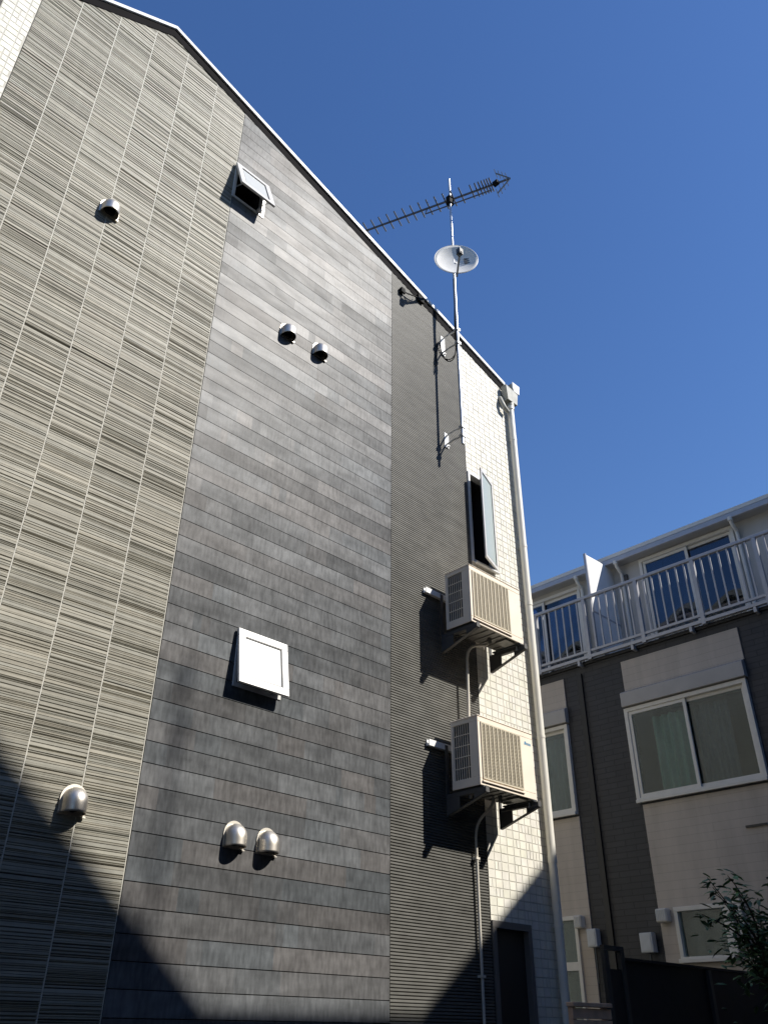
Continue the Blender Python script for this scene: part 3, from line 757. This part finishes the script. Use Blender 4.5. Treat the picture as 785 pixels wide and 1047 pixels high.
# wall mounted boxes
def mbox(y0, y1, z0, z1, label, d=.11):
    t = thing('meter_box', label, 'meter box', (FX, (y0+y1)/2, z0), 'small pale boxes on the building beyond')
    MB().box(FX-d-.03, FX-.031, y0, y1, z0, z1).build('case', 'box', t, bevel=.008)
    MB().box(FX-d-.036, FX-d-.031, y0+.02, y1-.02, z0+.02, z1-.025).build('lid', 'box', t, bevel=.002)
    MB().tube([(FX-.07,(y0+y1)/2,z0),(FX-.07,(y0+y1)/2,z0-.4)], .012, 8).build('conduit', 'bronze', t)
mbox(1.57, 1.71, 2.47, 2.68, 'pale meter box on the dark tile beside the narrow ground floor window')
mbox(.79, .96, 2.37, 2.59, 'pale meter box alone on the wide dark tile strip above the fence')
def cap(y0, y1, z0, z1, label):
    t = thing('flue_cover', label, 'vent cover', (FX, (y0+y1)/2, z0), 'white vent covers at the ground floor windows')
    MB().box(FX-.14, FX-.023, y0, y1, z0, z1).build('case', 'upvc', t, bevel=.012)
    lv = MB(); k = y0+.02
    while k < y1-.01: lv.box(FX-.146, FX-.139, k-.005, k+.005, z0+.015, z1-.015); k += .022
    lv.build('louvre', 'box', t)
cap(.55, .70, 2.69, 2.84, 'white ribbed vent cover at the upper corner of the small square window')
cap(1.78, 1.89, 2.70, 2.85, 'plain white vent cover at the upper corner of the narrow window by the downpipe')

# ------------------------------------------------------------------ fence, timber box, shrub
fn = thing('fence', 'black board fence with a gate frame, standing before the beige building', 'fence', (8.8, -.5, 0))
for (xa, xb) in ((7.46, 8.98), (9.0, 10.44)):
    bd = MB(); z = .06
    while z < 2.06: bd.box(xa, xb, -.515, -.495, z, min(z+.12, 2.075)); z += .12; bd.box(xa, xb, -.5165, -.515, z-.014, z-.004) if z < 2 else None
    bd.build('board_panel', 'fence', fn)
MB().box(7.44, 10.45, -.54, -.47, 2.078, 2.10).build('top_rail', 'fence', fn)
for xx in (7.14, 7.40, 8.99, 10.42):
    MB().box(xx-.03, xx+.03, -.555, -.518, 0, 2.07 if xx > 7.5 else 2.14).build('post', 'fencepost', fn)
MB().box(7.11, 7.43, -.555, -.518, 2.142, 2.18).build('gate_head', 'fencepost', fn)
gp = MB(); z = .1
while z < 2.0: gp.box(7.172, 7.368, -.54, -.525, z, z+.10); z += .1
gp.build('gate_leaf', 'fence', fn)

tb = thing('timber_screen', 'low tan slatted timber screen beside the downpipe, in front of the dark gate', 'screen', (6.73, -.60, 0))
bd = MB(); z = .02
while z < 1.68: bd.box(6.455, 7.005, -.62, -.60, z, z+.072); z += .080
bd.build('slat_panel', 'wood', tb)
for xx in (6.50, 6.96): MB().box(xx-.025, xx+.025, -.598, -.56, 0, 1.70).build('post', 'wood', tb)
MB().box(6.45, 7.01, -.635, -.565, 1.702, 1.732).build('top_rail', 'wood', tb, bevel=.003)

tree = thing('shrub', 'leafy evergreen shrub with drooping leaves rising beside the black fence', 'shrub', (9.0, -1.12, 0))
random.seed(21)
tk = MB(); tips = []
base = Vector((9.05, -1.12, 0))
main = [base, base+Vector((.02,0,.8)), base+Vector((-.03,.02,1.5)), base+Vector((-.02,.0,2.2))]
tk.tube(main, [.045, .036, .03, .018], 8)
def limb(p0, p3, r0):
    p0 = Vector(p0); p3 = Vector(p3); m = (p0+p3)/2 + Vector((random.uniform(-.06,.06), random.uniform(-.06,.06), .10))
    pts = bez(p0, p0.lerp(m, .6)+Vector((0,0,.05)), m, p3, 8); tk.tube(pts, [r0*(1-.75*i/8) for i in range(9)], 6); return pts
ends = [(7.98,-1.08,2.45),(8.05,-1.2,2.62),(8.17,-1.1,2.78),(8.35,-1.05,2.72),(8.5,-1.15,2.83),(8.72,-1.1,2.75),(8.95,-1.0,2.83),(8.3,-1.25,2.42),(8.55,-1.05,2.50),
        (8.8,-1.2,2.45),(9.2,-1.1,2.7),(9.45,-1.15,2.85),(9.6,-1.0,2.6),(8.6,-1.3,2.2),(8.45,-1.1,2.15),(9.0,-1.35,2.1),(9.3,-1.3,2.0),(8.75,-1.25,1.95),(9.5,-1.2,2.2),(8.9,-.95,2.3),(8.7,-1.0,2.6),(9.1,-1.2,2.5)]
lf = MB()
def leaf(p, d, L, W):
    d = d.normalized(); s = d.cross(Vector((random.uniform(-.4,.4), random.uniform(-.4,.4), 1))).normalized(); u = s.cross(d)
    tt = random.uniform(.55, 1.6); t = (tt*random.uniform(.8,1.3), tt, tt*random.uniform(.7,1.1))
    q = [p, p+d*L*.35+s*W-u*.004, p+d*L*.35+u*.006, p+d*L*.35-s*W-u*.004, p+d*L*.72+s*W*.8-Vector((0,0,L*.10)), p+d*L*.72-Vector((0,0,L*.08)), p+d*L*.72-s*W*.8-Vector((0,0,L*.10)), p+d*L-Vector((0,0,L*.26))]
    lf.add(q, [(0,1,2),(0,2,3),(1,4,5,2),(2,5,6,3),(4,7,5),(5,7,6)], t)
for e in ends:
    h0 = main[-1].lerp(main[-2], random.uniform(0,.7)); pts = limb(h0, e, .014)
    for i in range(2, 9):
        for _ in range(3 if i < 8 else 5):
            p = pts[i] + Vector((random.gauss(0,.035), random.gauss(0,.035), random.gauss(0,.03)))
            an = random.uniform(0, 2*math.pi)
            leaf(p, Vector((math.cos(an), math.sin(an), random.uniform(-.35,.5))), random.uniform(.09,.15), random.uniform(.017,.026))
for _ in range(300):
    p = Vector((random.gauss(9.0,.28), random.gauss(-1.12,.17), random.gauss(2.22,.22)))
    an = random.uniform(0, 2*math.pi); leaf(p, Vector((math.cos(an), math.sin(an), random.uniform(-.5,.3))), random.uniform(.09,.15), random.uniform(.018,.027))
tk.build('trunk', 'bark', tree, smooth=True); lf.build('crown', 'leaf', tree)

# ------------------------------------------------------------------ neighbours across the lot (they throw the shadows)
def gable(name, label, x0, x1, xr, y0, y1, ze0, ze1, zr):
    t = thing(name, label, 'house', ((x0+x1)/2, (y0+y1)/2, 0))
    MB().extrude([(x0,y1,0),(x1,y1,0),(x1,y1,ze1-.1),(xr,y1,zr-.1),(x0,y1,ze0-.1)], (0,y0-y1,0)).build('wall', 'neighbour', t)
    r = MB().extrude([(x0-.2,y1+.2,ze0-.1),(xr,y1+.2,zr-.1+.002),(x1,y1+.2,ze1-.098),(x1,y1+.2,ze1),(xr,y1+.2,zr),(x0-.2,y1+.2,ze0)], (0,y0-y1-.4,0))
    r.build('roof', 'neighbour_roof', t); return t
TY = 7.2; sx = .57*TY; sz = 1.05*TY
gable('neighbour_house', 'grey gabled house across the lot, its roof edge stepping down to the right', -4, 3.40+sx, -.6+sx, -TY-8, -TY-.2, 6.5+sz-7, 1.635+sz, 1.635+.81*4.0+sz)
gable('neighbour_house', 'grey gabled house across the lot, its roof edge rising to the right', 5.60+sx, 18, 9.8+sx, -TY-8, -TY-.2, 1.645+sz, 9, 1.645+.77*4.2+sz)
lk = thing('link_house', 'low flat roofed house between the two gabled houses across the lot', 'house', (4.5+sx, -TY-4, 0))
MB().box(3.41+sx, 5.39+sx, -TY-8, -TY, 0, 1.52+sz).build('wall', 'neighbour', lk)
MB().box(3.402+sx, 5.395+sx, -TY-8.1, -TY, 1.521+sz, 1.62+sz).build('roof', 'neighbour_roof', lk)
for nm, x0, x1, y0, y1, h, lb in (('sky_blocker', -19, -9, -7, 9, 8.5, 'unseen grey house added left of the lot to block sky light'), ('sky_blocker', 19, 30, -16, -3, 9, 'unseen grey house added right of the lot to block sky light')):  # added out of view on both sides to cut the sky fill
    sh = thing(nm, lb, 'house', ((x0+x1)/2, (y0+y1)/2, 0)); MB().box(x0, x1, y0, y1, 0, h).build('wall', 'neighbour', sh); MB().box(x0-.3, x1+.3, y0-.3, y1+.3, h+.002, h+.3).build('roof', 'neighbour_roof', sh)
am = thing('roof_mast', 'thin roof mast with two fittings on the gabled house across the lot', 'mast', (2.99+.57*13, -13, 9))
mx, my = 2.985+.57*13, -13.
MB().tube([(mx+.03,my,9),(mx-.04,my,3.70+1.05*13)], .026, 8).build('pole', 'zinc', am)
MB().box(mx-.06, mx+.03, my-.03, my+.03, 3.58+13.65, 3.69+13.65).box(mx-.05, mx+.05, my-.03, my+.03, 3.14+13.65, 3.25+13.65).build('fitting', 'zinc', am)

# ------------------------------------------------------------------ camera
cm = bpy.data.cameras.new('camera'); co = bpy.data.objects.new('camera', cm); COL.objects.link(co); S.camera = co
RM = Matrix(((0.70817874, -0.70599694, 0.0071545), (-0.37771591, -0.37028299, 0.84865847), (-0.5965011, -0.60370426, -0.52889282)))
co.matrix_world = Matrix.Translation((0, -5, 1.5)) @ RM.transposed().to_4x4()
cm.sensor_fit = 'VERTICAL'; cm.sensor_height = 36; cm.sensor_width = 36; cm.lens = 36*858/1047; cm.clip_end = 500; cm.clip_start = .05

# ------------------------------------------------------------------ light
SUN = Vector((.57, -1, 1.05)).normalized()
sl = bpy.data.lights.new('sun', 'SUN'); sl.energy = 5.0; sl.angle = R(.53); sl.color = (1, .95, .87)
so = bpy.data.objects.new('sun', sl); COL.objects.link(so); so.location = SUN*60
so.rotation_euler = SUN.to_track_quat('Z', 'Y').to_euler()
w = bpy.data.worlds.new('World'); S.world = w; w.use_nodes = True
t = w.node_tree; bg = t.nodes['Background']; sk = t.nodes.new('ShaderNodeTexSky'); sk.sky_type = 'NISHITA'
sk.sun_disc = False; sk.sun_elevation = math.asin(SUN.z); sk.sun_rotation = math.atan2(SUN.x, SUN.y)
sk.air_density = 1.3; sk.dust_density = .2; sk.ozone_density = 4.5; sk.altitude = 50
hs = t.nodes.new('ShaderNodeHueSaturation'); hs.inputs['Saturation'].default_value = 1.18; hs.inputs['Value'].default_value = 1.16; hs.inputs['Hue'].default_value = .511
t.links.new(sk.outputs[0], hs.inputs['Color']); t.links.new(hs.outputs[0], bg.inputs[0]); bg.inputs[1].default_value = .09
S.view_settings.view_transform = 'Standard'; S.view_settings.look = 'None'; S.view_settings.gamma = 1
S.view_settings.use_curve_mapping = False; S.view_settings.exposure = 0.42
